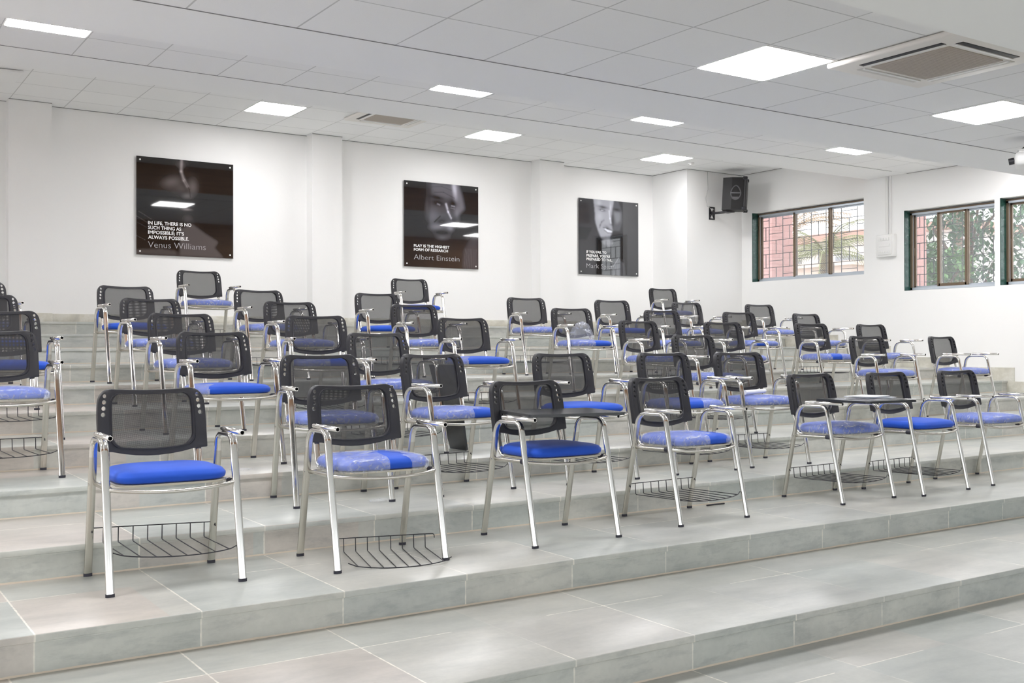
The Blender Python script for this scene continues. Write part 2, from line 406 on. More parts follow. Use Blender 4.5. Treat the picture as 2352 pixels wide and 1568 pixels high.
# windows --------------------------------------------------------------
def grille_rods(b, y0, y1, z0, z1, x, seed):
    rnd = random.Random(seed); cw = .145
    ny = max(2, int(round((y1-y0)/cw))); cw = (y1-y0)/ny; nz = max(2, int(round((z1-z0)/.225))); ch = (z1-z0)/nz
    r = .0045
    for i in range(0, ny+1, 2): b.box(x-r, x+r, y0+i*cw-r, y0+i*cw+r, z0, z1)
    for j in range(nz+1): b.box(x-r, x+r, y0, y1, z0+j*ch-r, z0+j*ch+r)
    for i in range(0, ny, 2):
        wv = 2*cw if i+2 <= ny else cw
        for j in range(nz):
            ya, za = y0+i*cw, z0+j*ch
            if (i//2+j) % 2 == 0: b.box(x-r, x+r, ya+wv/2-r, ya+wv/2+r, za, za+ch)
            else: b.box(x-r, x+r, ya, ya+wv, za+ch/2-r, za+ch/2+r)
def make_window(n, y0, y1, z0, z1, stiles, front):
    w_ = empty('window_%d' % n, (XW, (y0+y1)/2, z0)); w_['kind'] = 'structure'
    w_['label'] = ['wide three-pane window nearest the loudspeaker', 'three-pane window with leafy tree behind it', 'window at the right edge of the photo'][n-1]
    L = lambda b, nm, mt: b.build(nm, mt, w_)
    ox, oy, oz = XW, (y0+y1)/2, z0
    def bx(b, xa, xb, ya, yb, za, zb, m=0): b.box(xa-ox, xb-ox, ya-oy, yb-oy, za-oz, zb-oz, m)
    b = B(); t = .012
    bx(b, XW+.001, XW+WT, y1-t, y1-.0005, z0+.001, z1-.001)
    L(b, 'window_reveal', M['marble'])
    xa, xb = XW+.125, XW+.215; b = B()
    bx(b, xa, xb, y0+t, y1-t, z1-t-.05, z1-t, 0); bx(b, xa, xb, y0+t, y1-t, z0+t, z0+t+.035, 0)
    bx(b, xa-.002, xa+.03, y0+t, y1-t, z1-t-.022, z1-t+.0, 1)
    bx(b, xa, xb, y1-t-.03, y1-t, z0+t, z1-t, 1); bx(b, xa, xb, y0+t, y0+t+.03, z0+t, z1-t, 1)
    bx(b, xa+.028, xa+.032, y1-t-.036, y1-t-.02, z0+t, z1-t, 0)
    L(b, 'window_frame', [M['silver'], M['bronze']])
    edges = [y1-t-.035] + stiles + [y0+t+.03]
    for k in range(len(edges)-1):
        ya, yb_ = edges[k+1], edges[k]; ft = (k == front); xs = XW+.14 + (0 if k % 2 else .035)
        b = B(); sw = .042
        bx(b, xs, xs+.026, yb_-sw/2, yb_+sw/2, z0+t+.03, z1-t-.045, 0)
        bx(b, xs, xs+.026, ya-sw/2, ya+sw/2, z0+t+.03, z1-t-.045, 0)
        bx(b, xs, xs+.026, ya, yb_, z1-t-.075, z1-t-.045, 0 if ft else 1)
        bx(b, xs, xs+.026, ya, yb_, z0+t+.03, z0+t+(.075 if ft else .055), 0 if ft else 1)
        s_ = L(b, 'window_sash', [M['bronze'], M['silver']])
        b2 = B(); bx(b2, xs+.010, xs+.015, ya+.01, yb_-.01, z0+t+.04, z1-t-.06)
        p = b2.build('pane', M['glass'], s_)
        if k == 0:
            b3 = B(); b3.rbox(xs-.012-ox, xs-ox, yb_-.012-oy, yb_+.012-oy, z0+.50-oz, z0+.62-oz, .004); b3.build('latch', M['bronze'], s_)
    b = B(); grille_rods(b, y0+t-oy, y1-t-oy, z0+t-oz, z1-t-oz, .238, n); L(b, 'window_grille', M['grille'])
make_window(1, *WINS[0], [11.79, 11.08], -1)
make_window(2, *WINS[1], [9.16, 8.73], 1)
make_window(3, *WINS[2], [7.68, 7.2], 0)

# ------------------------------------------------------------------ ceiling fittings
def make_light(x0, x1, y0, y1, z, label, lit=True):
    cx, cy = (x0+x1)/2, (y0+y1)/2; hx, hy = (x1-x0)/2, (y1-y0)/2
    e = empty('ceiling_light', (cx, cy, z), 0, label, 'ceiling light', 'square ceiling panel lights')
    b = B(); t = .014
    for (a0, a1, c0, c1) in [(-hx, hx, -hy, -hy+t), (-hx, hx, hy-t, hy), (-hx, -hx+t, -hy+t, hy-t), (hx-t, hx, -hy+t, hy-t)]: b.box(a0, a1, c0, c1, -.004, -.0005)
    b.build('light_frame', M['white_plastic'], e)
    b = B(); r = .03; pr = []
    for cxs, cys, a0 in [(hx-t-r, hy-t-r, 0), (-hx+t+r, hy-t-r, 90), (-hx+t+r, -hy+t+r, 180), (hx-t-r, -hy+t+r, 270)]:
        for k in range(5): an = math.radians(a0+k*22.5); pr.append((cxs+r*math.cos(an), cys+r*math.sin(an)))
    n = len(pr); vs = [(p[0], p[1], -.006) for p in pr] + [(p[0], p[1], -.001) for p in pr]
    b.raw(vs, [tuple(range(n)), tuple(range(n, 2*n))] + [(i, (i+1) % n, n+(i+1) % n, n+i) for i in range(n)])
    b.build('diffuser', M['lamp'], e); return e
M['lamp'] = simple('lamp_diffuser', (.9, .9, .9), .5, emit=(1., .985, .99), estr=LIGHT)
LT = [
 (4.63, 5.24, 4.30, 4.90, Z1, 'large bright square ceiling light left of the nearest air conditioner'),
 (7.08, 7.69, 4.34, 4.94, Z1, 'bright square ceiling light cut by the right edge of the photo'),
 (1.25, 1.87, 8.37, 8.97, Z2, 'bright square ceiling light cut by the left edge of the photo'),
 (4.985, 5.60, 8.37, 8.97, Z2, 'bright ceiling light above the middle poster, on the nearer tile bay'),
 (7.50, 8.12, 8.37, 8.97, Z2, 'bright ceiling light above the rightmost poster, on the nearer tile bay'),
 (10.73, 11.36, 8.40, 9.00, Z2, 'bright ceiling light in the corner of the middle bay above the wide window'),
 (4.44, 5.04, 12.02, 12.62, Z3, 'bright ceiling light just left of the far air conditioner'),
 (7.53, 8.14, 11.96, 12.54, Z3, 'bright ceiling light by the back wall, right of the far air conditioner'),
 (10.72, 11.34, 12.00, 12.58, Z3, 'bright ceiling light by the back wall nearest the loudspeaker'),
 (1.62, 2.23, 4.30, 4.90, Z1, None), (-.8, -.2, 4.30, 4.90, Z1, None), (-3.3, -2.7, 4.3, 4.9, Z1, None), (10.1, 10.7, 4.34, 4.94, Z1, None),  # unseen lights added for even brightness
 (3.0, 3.6, 6.9, 7.5, Z2, None), (7.8, 8.4, 6.9, 7.5, Z2, None), (12.18, 12.78, 6.93, 7.5, Z2, None), (-.8, -.2, 6.85, 7.45, Z2, None),  # hidden row: the rightmost inferred from a poster reflection, others added for brightness
 (-2.0, -1.4, 8.37, 8.97, Z2, None), (-1.74, -1.14, 12.02, 12.62, Z3, None),  # further unseen lights added at the left for evenness
]
for a in LT: make_light(*a[:5], a[5] or 'unseen square ceiling light from the rows mostly added for even brightness')

def make_ac(cx, cy, z, h, label):
    e = empty('air_conditioner', (cx, cy, z), 0, label, 'air conditioner', 'square ceiling cassette air conditioners')
    b = B(); d = .035; s = h*.60
    b.rbox(-h, h, -h, h, -d, -.001, .014, 0, None, 3); b.build('panel', M['ac_white'], e)
    b = B(); g_ = s*.98; b.rbox(-g_, g_, -g_, g_, -d-.006, -d+.002, .003)
    for k in range(24):
        y = -g_+.02+k*(2*g_-.04)/23; b.box(-g_+.02, g_-.02, y-.006, y+.006, -d-.0068, -d-.004)
    b.build('intake_grille', M['beige'], e)
    for q in range(4):
        R = Matrix.Rotation(q*PI/2, 4, 'Z'); b = B()
        b.rbox(-h*.62, h*.62, h*.695, h*.80, -d-.003, -d+.006, .002, 0, R)
        o = b.build('air_slot', M['slotblack'] if q in (1, 2) else M['slot_shut'], e)
        b = B(); b.rbox(-h*.61, h*.61, h*.67, h*.715, -d-.008, -d+.0, .003, 0, R)
        b.build('louvre', M['white_plastic'], o)
    return e
M['ac_white'] = simple('ac_white', (.80, .77, .73), .4)
M['slot_shut'] = simple('slot_shut', (.62, .60, .56), .5)
M['beige'] = simple('beige_filter', (.46, .41, .36), .8); M['slotblack'] = simple('slot_black', (.01, .01, .012), .5)
make_ac(5.70, 3.925, Z1, .455, 'white ceiling cassette air conditioner with beige grille at the top right')
make_ac(6.10, 11.86, Z3, .46, 'white ceiling air conditioner far off, above the gap between left and middle posters')
# sagging tile at the left edge of the back bay
o = B().rbox(-.30, .30, -.30, .30, -.028, -.006, .003).build('ceiling_tile', M['ceiling_plain'], None, (1.585, 12.345, Z3)); o.rotation_euler = (math.radians(1.2), math.radians(-1.5), 0)
meta(o, 'loose ceiling tile hanging slightly low at the left edge', 'ceiling tile')
# smoke detector
b = B(); b.tube([(0, 0, 0), (0, 0, -.018)], .05, 20); b.tube([(0, 0, -.018), (0, 0, -.034)], .03, 20)
meta(b.build('smoke_detector', M['white_plastic'], None, (11.6, 12.35, Z3)), 'small round white detector on the ceiling near the loudspeaker', 'smoke detector')
# ceiling projector at the right edge
e = empty('projector', (8.50, 5.09, Z1), math.radians(-59), 'white rounded projector hanging from the ceiling at the right edge', 'projector')
b = B(); b.rbox(-.02, .34, -.16, .16, -.245, -.135, .035, 0, None, 4); b.rbox(.0, .32, -.13, .13, -.145, -.105, .02, 0, None, 3); b.build('housing', M['white_plastic'], e)
b = B(); b.tube([(.16, 0, 0), (.16, 0, -.11)], .02, 12); b.box(.06, .26, -.05, .05, -.112, -.100); b.tube([(.02, -.06, -.12), (.12, -.03, -.04)], .012, 8); b.build('ceiling_mount', M['black_plastic'], e)
b = B(); b.tube([(-.065, 0, -.192), (-.02, 0, -.185)], .028, 14); b.build('lens', M['black_plastic'], e)

# ------------------------------------------------------------------ electrical box with trunking
e = empty('distribution_box', (XW, 9.895, 2.66), 0, 'small white electrical box on the wall between the two windows', 'electrical box')
b = B(); b.rbox(-.075, 0, -.155, .155, 0, .325, .008); b.rbox(-.088, -.07, -.12, .12, .03, .295, .006); b.build('enclosure', M['white_plastic'], e)
for k in range(4):
    b = B(); b.rbox(-.100, -.086, -.085+k*.048, -.050+k*.048, .235, .275, .003); b.build('breaker', M['white_plastic'], e)
b = B(); b.rbox(-.094, -.086, -.09, .09, .145, .185, .003); b.build('cover_plate', M['white_plastic'], e)
b = B(); [b.rbox(-.094, -.086, -.10+k*.025, -.082+k*.025, .06, .085, .002) for k in range(8)]; b.build('terminal_strip', M['white_plastic'], e)
b = B(); b.rbox(-.022, 0, -.022, .022, 0, .858, .004); b.rbox(-.022, 0, -.072, -.045, 0, .858, .004)
meta(b.build('cable_trunking', M['white_plastic'], None, (XW, 9.90, 2.983)), 'white cable trunking running up the wall above the electrical box', 'trunking')

# ------------------------------------------------------------------ loudspeaker on bracket
e = empty('wall_bracket', (12.49, 12.81, 3.56), 0, 'black steel bracket holding the loudspeaker on the wall column', 'bracket')
b = B()
for sx in (-1, 1): b.box(sx*.05-.012, sx*.05+.012, -.012, 0, -.105, .105)
b.box(-.06, .06, -.012, 0, -.105, -.085); b.box(-.06, .06, -.012, 0, .085, .105); b.box(-.06, .06, -.012, 0, -.015, .015)
b.tube([(-.05, -.006, -.09), (.05, -.006, .09)], .008, 6); b.tube([(.05, -.006, -.09), (-.05, -.006, .09)], .008, 6)
b.build('wall_plate', M['black_plastic'], e)
b = B(); b.tube([(0, -.01, 0), (.06, -.24, .0)], .02, 8); b.rbox(-.02, .17, -.36, -.20, -.012, .006, .003); b.build('arm', M['black_plastic'], e)
spk = empty('loudspeaker', (12.65, 12.46, 3.568), math.radians(-50), 'black cabinet loudspeaker hung on a bracket near the ceiling corner', 'loudspeaker')
# local +X = front grille, -Y = the side with the carry handle
tilt = Matrix.Rotation(math.radians(3), 4, 'Y')
b = B(); dpt, hw = .19, .16
pl = [(-dpt, -hw*.62), (-dpt*.2, -hw), (dpt*.80, -hw), (dpt*.80, hw), (-dpt*.2, hw), (-dpt, hw*.62)]
vs = [(x, y, .01) for x, y in pl] + [(x, y, .535) for x, y in pl]
b.raw([tilt @ Vector(v) for v in vs], [tuple(range(6))[::-1], tuple(range(6, 12))] + [(i, (i+1) % 6, 6+(i+1) % 6, 6+i) for i in range(6)])
b.build('cabinet', simple('speaker_cabinet', (.008, .008, .009), .55), spk)
b = B(); b.rbox(dpt*.80, dpt*.80+.045, -hw-.006, hw+.006, .02, .525, .02, 0, tilt, 3); b.build('front_grille', simple('speaker_grille', (.04, .04, .043), .5), spk)
for zz in (.0, .495):
    for sy in (-1, 1):
        b = B(); b.rbox(dpt*.70, dpt*.80+.055, sy*hw-.02, sy*hw+.02, zz, zz+.055, .012, 0, tilt); b.build('corner_guard', M['black_plastic'], spk)
hm = simple('speaker_handle', (.12, .12, .13), .5); b = B(); pts = []
for k in range(28):
    t = 2*PI*k/28; rr = .072*(1+.18*math.cos(2*t)); pts.append(tilt @ Vector((.03+.080*math.cos(t)*(1-.28*max(0, math.sin(t))), -hw-.002, .285+.115*math.sin(t))))
b.tube(pts, .009, 8, closed=True); b.rbox(-.048, .108, -hw-.010, -hw+.0, .27, .293, .003, 0, tilt); b.rbox(-.030, .09, -hw-.006, -hw+.0, .18, .22, .003, 0, tilt)
b.build('carry_handle', hm, spk)
cu = B(); cu.tube(arcpath([(12.39, 12.80, 4.247), (12.39, 12.79, 3.95), (12.33, 12.78, 3.80), (12.34, 12.76, 3.66), (12.44, 12.70, 3.60)], .03, 4), .004, 6)
meta(cu.build('speaker_cable', simple('cable_grey', (.45, .45, .45), .5)), 'thin grey cable dropping from the ceiling to the loudspeaker', 'cable')

# ------------------------------------------------------------------ posters
def postermat():
    m, t, b = nt('poster_print'); g = G(t); a = g.n('ShaderNodeVertexColor'); a.layer_name = 'print'
    g.link(a.outputs['Color'], b.inputs['Base Color']); b.inputs['Roughness'].default_value = .03
    b.inputs['Specular IOR Level'].default_value = .9; return m
M['print'] = postermat(); M['ink_white'] = simple('ink_white', (.85, .85, .85), .4); M['ink_grey'] = simple('ink_grey', (.36, .34, .34), .4)
M['ink_light'] = simple('ink_light', (.42, .42, .44), .4)
def text_mesh(s, width, cap, bold, name, mat, parent, loc):
    cu = bpy.data.curves.new('t', 'FONT'); cu.body = s; cu.size = 1.; cu.offset = bold; cu.resolution_u = 3; cu.extrude = .0
    to = bpy.data.objects.new('t', cu); COL.objects.link(to); dg = bpy.context.evaluated_depsgraph_get(); dg.update()
    me = bpy.data.meshes.new_from_object(to.evaluated_get(dg)); bpy.data.objects.remove(to, do_unlink=True)
    xs = [v.co.x for v in me.vertices]; x0, x1 = min(xs), max(xs); caph = .70
    sx = width/(x1-x0); sz = cap/caph
    for v in me.vertices: v.co = Vector(((v.co.x-x0)*sx, 0, v.co.y*sz))
    me.materials.clear(); me.materials.append(mat); o = bpy.data.objects.new(name, me); o.location = loc; return add(o, parent)
def make_poster(x0, x1, z0, z1, label, I, cold, lines, who):
    wd, h = x1-x0, z1-z0; e = empty('poster', (x0, YB, z0), 0, label, 'poster', 'framed portrait posters on the back wall')
    n = I.shape[0]; yf = -.026
    vs = [(wd*i/(n-1), yf, h*j/(n-1)) for j in range(n) for i in range(n)]
    fs = [(j*n+i, j*n+i+1, (j+1)*n+i+1, (j+1)*n+i) for j in range(n-1) for i in range(n-1)]
    k = len(vs); vs += [(0, yf+.006, 0), (wd, yf+.006, 0), (wd, yf+.006, h), (0, yf+.006, h)]
    c = [0, n-1, n*n-1, n*(n-1)]
    fs += [(k+3, k+2, k+1, k), (c[0], k, k+1, c[1]), (c[1], k+1, k+2, c[2]), (c[2], k+2, k+3, c[3]), (c[3], k+3, k, c[0])]
    me = bpy.data.meshes.new('panel'); me.from_pydata(vs, [], fs); me.materials.append(M['print'])
    at = me.color_attributes.new('print', 'FLOAT_COLOR', 'POINT')
    col = np.ones((len(vs), 4)); col[:, :3] = .012; f = I.reshape(-1)
    col[:n*n, 0] = f*cold[0]; col[:n*n, 1] = f*cold[1]; col[:n*n, 2] = f*cold[2]; at.data.foreach_set('color', col.ravel())
    o = bpy.data.objects.new('panel', me); add(o, e)
    for sx in (.035, .965):
        for sz in (.035, .965):
            b = B(); b.cyl((sx*wd, -.030, sz*h), (sx*wd, -.001, sz*h), .011, 14); b.build('standoff_screw', M['white_plastic'], e)
    for (s, u0, v0, w_, cap) in lines: text_mesh(s, w_*wd, cap*h, .024, 'lettering', M['ink_white'], e, (u0*wd, yf-.0012, v0*h))
    s, u0, v0, w_, cap = who; text_mesh(s, w_*wd, cap*h, -.011, 'signature_line', M['ink_light'], e, (u0*wd, yf-.0012, v0*h))
N = 150
def soft(I, poly, amp, blur, mul=False):
    n = I.shape[0]; u, v = np.meshgrid(np.linspace(0, 1, n), np.linspace(0, 1, n)); m = np.zeros(I.shape, bool)
    for (x0, y0), (x1, y1) in zip(poly, poly[1:]+poly[:1]):
        if y0 == y1: continue
        c = (v > y0) != (v > y1); m ^= c & (u < (x1-x0)*(v-y0)/(y1-y0)+x0)
    f = m.astype(float); r = max(1, int(blur*n))
    for _ in range(3):
        for ax in (0, 1):
            p = np.pad(f, [(r, r) if a == ax else (0, 0) for a in (0, 1)], mode='edge'); c = np.cumsum(p, axis=ax)
            z = np.zeros_like(np.take(c, [0], axis=ax)); c = np.concatenate([z, c], axis=ax); k = 2*r+1
            f = (np.take(c, range(k, k+n), axis=ax)-np.take(c, range(0, n), axis=ax))/k
    return I*(1+amp*f) if mul else I+amp*f
def portrait(n, base, polys, blobs, strokes):
    I = np.full((n, n), base)
    for q in polys: I = soft(I, *q)
    u, v = np.meshgrid(np.linspace(0, 1, n), np.linspace(0, 1, n))
    for (cx, cy, sx, sy, rot, amp) in blobs:
        c, s_ = math.cos(math.radians(rot)), math.sin(math.radians(rot)); a = (u-cx)*c+(v-cy)*s_; bb = -(u-cx)*s_+(v-cy)*c
        g_ = np.exp(-((a/sx)**2+(bb/sy)**2)); I = I+amp*g_ if amp > 0 else I*(1+amp*g_)
    for (pts, wd, amp) in strokes:
        for (x0, y0), (x1, y1) in zip(pts, pts[1:]):
            dx, dy = x1-x0, y1-y0; t = np.clip(((u-x0)*dx+(v-y0)*dy)/(dx*dx+dy*dy), 0, 1); d = np.hypot(u-x0-t*dx, v-y0-t*dy); k = np.exp(-(d/wd)**2)
            I = I+amp*k if amp > 0 else I*(1+amp*k)
    return np.clip(I, .003, .8)
I1 = portrait(N, .009, [([(.57, .34), (.70, .25), (.84, .17), (.80, .10), (.90, .0), (.42, .0), (.44, .28)], .075, .006), ([(.0, .0), (.0, .05), (.25, .07), (.42, .05), (.42, .0)], .06, .01), ([(.40, .0), (.40, .3), (.44, .3), (.44, .0)], -.5, .006, True),
                ([(.30, .82), (.42, .86), (.50, .72), (.40, .62), (.26, .70)], .03, .03)],
              [(.35, .76, .10, .05, 15, .07), (.57, .73, .05, .08, 0, .10), (.51, .63, .05, .03, 0, .09), (.46, .70, .06, .04, 0, .04), (.53, .56, .07, .02, 0, -.7), (.51, .49, .05, .015, 0, .16), (.45, .95, .05, .04, 0, .06), (.52, .39, .06, .05, 0, .04)],
              [([(.455, 1.), (.45, .88), (.48, .79), (.515, .73)], .014, .20), ([(.475, .80), (.535, .70), (.545, .62)], .005, -.6), ([(.02, .44), (.14, .37), (.34, .28)], .003, .06), ([(.0, .39), (.16, .30)], .003, .06), ([(.0, .33), (.10, .28)], .003, .05), ([(.0, .19), (.09, .15)], .003, .06)])
I2 = portrait(N, .014, [([(.30, 1.), (.30, .84), (.29, .70), (.31, .58), (.34, .46), (.40, .38), (.60, .36), (.64, .44), (.655, .58), (.69, .68), (.70, 1.)], .055, .015),
                ([(.64, 1.), (.73, 1.), (.78, .86), (.81, .72), (.74, .66), (.69, .62), (.67, .80)], .16, .014), ([(.33, .99), (.66, .99), (.66, .85), (.55, .82), (.40, .86)], .06, .02),
                ([(.78, .0), (.80, .22), (.90, .38), (1., .42), (1., .0)], .05, .02), ([(.30, 1.), (.36, 1.), (.33, .5), (.30, .5)], -.4, .012, True)],
              [(.43, .83, .09, .022, -6, -.85), (.44, .765, .08, .035, -6, -.9), (.655, .77, .055, .045, -12, -.92), (.38, .61, .08, .09, 0, .06), (.50, .54, .075, .04, 0, -.9), (.45, .49, .10, .035, 12, .10), (.61, .49, .05, .04, -30, .14), (.50, .42, .13, .03, 0, -.9), (.50, .355, .07, .025, 0, .07), (.67, .95, .03, .10, 10, .35), (.30, .70, .03, .1, 0, .02), (.70, .62, .04, .08, 20, .06)],
              [([(.36, .95), (.50, .965), (.63, .93)], .005, -.3), ([(.40, .89), (.52, .90), (.67, .84)], .005, -.4), ([(.555, .76), (.585, .67), (.625, .60)], .013, .42), ([(.40, .54), (.475, .61)], .009, -.8), ([(.44, .755), (.47, .745)], .009, .20), ([(.63, .745), (.67, .74)], .008, .25), ([(.58, .70), (.63, .62), (.65, .57)], .005, -.6), ([(.62, .72), (.67, .71)], .005, .12)]
              + [([(.80+k*.026, 0), (.82+k*.022, .24)], .003, .05) for k in range(8)])
I3 = portrait(N, .05, [([(.24, 1.), (.26, .86), (.27, .70), (.31, .60), (.36, .50), (.42, .455), (.50, .47), (.56, .60), (.54, .72), (.545, .84), (.58, 1.)], .34, .010),  # raised grey base imitates the room reflected in the glossy panel
                ([(.50, 1.), (.545, .84), (.55, .70), (.56, .60), (.68, .60), (.72, .72), (.72, .86), (.66, 1.)], .06, .012), ([(.57, .86), (.70, .85), (.69, .74), (.62, .69)], .12, .015),
                ([(.28, .0), (.28, .49), (.80, .56), (.80, .0)], -.72, .006, True), ([(.37, .46), (.42, .40), (.52, .38), (.57, .45), (.50, .50), (.42, .48)], .16, .015), ([(.56, .0), (.55, .14), (.66, .22), (.76, .16), (.78, .0)], .05, .012), ([(.0, .62), (.22, .62), (.12, .45), (.0, .45)], -.35, .01, True)],  # large dark rectangle is a room reflection painted into the print colour
              [(.39, .905, .085, .02, -6, -.80), (.385, .865, .055, .018, -8, -.75), (.63, .885, .06, .02, -4, -.6), (.47, .63, .055, .03, -20, -.5), (.56, .72, .02, .09, 0, -.5), (.52, .90, .015, .05, 0, .2), (.34, .78, .05, .06, 0, .10), (.33, .95, .04, .05, 0, .12), (.53, .68, .035, .02, 0, -.3)],
              [([(.435, .615), (.48, .59), (.535, .585)], .012, .45), ([(.40, .635), (.47, .625), (.55, .605)], .007, -.5), ([(.42, .595), (.48, .565), (.54, .565)], .007, -.35), ([(.41, .73), (.375, .705), (.35, .66), (.34, .63)], .014, -.3), ([(.37, .862), (.40, .862)], .007, .35), ([(.50, .86), (.515, .76), (.53, .70)], .012, .22), ([(.57, .12), (.66, .24)], .006, .12)]
              + [([(.60+k*.03, .0), (.62+k*.026, .22)], .004, .05) for k in range(6)])
make_poster(3.430, 4.665, 2.520, 3.753, 'leftmost black portrait poster with a four-line white quote, above the left chairs', I1, (1.1, .98, 1.0),
            [('IN LIFE, THERE IS NO', .115, .312, .44, .034), ('SUCH THING AS', .115, .264, .335, .034), ('IMPOSSIBLE; IT\u2019S', .115, .216, .365, .034), ('ALWAYS POSSIBLE.', .115, .166, .415, .034)], ('Venus Williams', .115, .077, .59, .062))
make_poster(7.188, 8.448, 2.525, 3.769, 'middle black portrait poster with a two-line white quote on the back wall', I2, (.95, .93, 1.1),
            [('PLAY IS THE HIGHEST', .125, .232, .475, .031), ('FORM OF RESEARCH', .125, .187, .455, .031)], ('Albert Einstein', .125, .085, .61, .060))
make_poster(10.350, 11.597, 2.529, 3.755, 'rightmost dark portrait poster with a three-line white quote, near the loudspeaker', I3, (.96, .98, 1.1),
            [('IF YOU FAIL TO', .122, .282, .33, .033), ('PREPARE, YOU\u2019RE', .122, .233, .39, .033), ('PREPARED TO FAIL.', .122, .186, .435, .033)], ('Mark Spitz', .122, .085, .43, .060))

# ------------------------------------------------------------------ the chair
PROF = superell(.018, .0105, 2.6, 16)
def xt(z): return .285 - .002*z/.65
def side_path(sx):
    P = arcpath([(0, -.245, .012), (0, -.112, .648), (0, .112, .648), (0, .245, .012)], [.055, .075], 8)
    return [Vector((sx*xt(p.z), p.y, p.z)) for p in P]
SPLIT = .50
def chair_parts():
    D = {}
    for sx in (-1, 1):
        P = side_path(sx); k = len(P)
        # split in front leg, armrest, rear leg
        def at(a, b, z): t = (z-a.z)/(b.z-a.z); return a.lerp(b, t)
        f = at(P[0], P[1], SPLIT+.06); r = at(P[-1], P[-2], SPLIT+.06)
        D['leg_f%d' % sx] = ('leg', B().tube([P[0], at(P[0], P[1], .3), f], 0, prof=PROF), 'steel_dull' if 0 else 'chrome')
        D['leg_r%d' % sx] = ('leg', B().tube([P[-1], at(P[-1], P[-2], .3), r], 0, prof=PROF), 'steel_dull')
        D['arm%d' % sx] = ('armrest', B().tube([f]+P[1:-1]+[r], 0, prof=PROF, cap=False), 'chrome')
        # pad tube on the armrest, open ended
        b = B(); x = sx*.284; y0, y1, z = .055, -.245, .669; n = 14
        ring = lambda y, rr: [(x+rr*math.cos(2*PI*j/n), y, z+rr*math.sin(2*PI*j/n)) for j in range(n)]
        vs = ring(y0, .0115)+ring(y1, .0115)+ring(y1, .0088)+ring(y1+.05, .0088)
        fs = [(a*n+j, a*n+(j+1) % n, (a+1)*n+(j+1) % n, (a+1)*n+j) for a in range(3) for j in range(n)]
        b.raw(vs, fs, 0, True); b.m = [0]*(2*n)+[1]*n; b.raw(ring(y1+.05, .0088), [tuple(range(n))], 1); b.raw(ring(y0, .0115), [tuple(range(n))[::-1]], 0)
        D['tube%d' % sx] = ('pad_tube', b, ['chrome', 'slotblack'])
        for nm, yy in (('f', -.245), ('r', .245)):
            D['cap_%s%d' % (nm, sx)] = ('foot_cap', B().tube([(sx*.285, yy, 0), (sx*.285, yy, .014)], 0, prof=superell(.0195, .012, 2.6, 16)), 'dark_rubber')
        # back post: oval tube from under the seat up into the backrest
        pp = arcpath([(sx*.212, -.05, .447), (sx*.212, .178, .447), (sx*.214, .232, .66)], .05, 6)
        D['post%d' % sx] = ('back_post', B().tube(pp, 0, prof=superell(.016, .009, 2.6, 14)), 'chrome')
    b = B()
    for sx in (-1, 1):
        b.tube([(sx*.268, -.155, .440), (sx*.268, .170, .434)], .011, 10)
        b.cyl((sx*.268, -.135, .440), (sx*.268, -.100, .440), .0145, 10, 1); b.cyl((sx*.285, .157, .434), (sx*.300, .157, .434), .010, 10, 0)
    b.tube([(x, -.155-.060*(1-(x/.272)**2)**.6, .440-.016*(1-(x/.272)**2)) for x in np.linspace(-.272, .272, 15)], .009, 10)
    b.tube([(-.275, .155, .434), (.275, .155, .434)], .0105, 10)
    D['frame'] = ('seat_frame', b, ['steel_dull', 'dark_rubber'])
    D['seat'] = ('seat', seat_shell(0, None), 'blue')
    b = B(); pl = superell(.245, .195, 5, 40); vs = [(x, y-.012, .4585) for x, y in pl]+[(x*.97, y*.97-.012, .449) for x, y in pl]; n = 40
    b.raw(vs, [tuple(range(n)), tuple(range(n, 2*n))]+[(i, (i+1) % n, n+(i+1) % n, n+i) for i in range(n)]); D['base'] = ('seat_base', b, 'cream')
    return D
def seat_shell(off, keep, nseg=64, wob=0., rnd=None):
    """upholstered cushion; with off > 0 the loose film around it"""
    prof = [(0., .4585), (.60, .4585), (.93, .461), (.985, .469), (1.0, .481), (1.0, .490), (.985, .501), (.95, .511), (.88, .516), (.70, .5195), (.45, .5215), (.2, .5225), (.0, .5225)]
    if off: prof = [(.9, .452), (.97, .453), (1.0, .462), (1.005, .475), (1.005, .485), (1.0, .493), (.985, .501), (.965, .508), (.93, .514), (.88, .517), (.78, .5195), (.66, .521), (.5, .523), (.35, .5235), (.2, .524), (.0, .5245)]
    b = B(); vs = []; idx = []
    pl = superell(1, 1, 4.6, nseg)
    for (r, z) in prof:
        row = []
        for (cx, cy) in pl:
            x, y = cx*r*(.249+off), cy*r*(.198+off)
            zz = z + (.004*(1-(x/.25)**2)-.010*max(0, -y/.2)**3 - .006*(abs(x)/.255)**3 if z > .5 else 0) + (off*.8 if z > .5 else -off*.3)
            if rnd: zz += rnd.uniform(-wob, wob)*(1 if z > .47 else .4); k = 1+rnd.uniform(-wob, wob)*2.2; x *= k; y *= k
            row.append(len(vs)); vs.append((x, y-.008, zz))
        idx.append(row)
    fs = []
    for a in range(len(prof)-1):
        for j in range(nseg):
            q = (idx[a][j], idx[a][(j+1) % nseg], idx[a+1][(j+1) % nseg], idx[a+1][j])
            if keep is not None:
                mx = sum(vs[i][0] for i in q)/4; my = sum(vs[i][1] for i in q)/4
                if not keep(mx, my): continue
            fs.append(q)
    b.raw(vs, fs, 0, True); return b
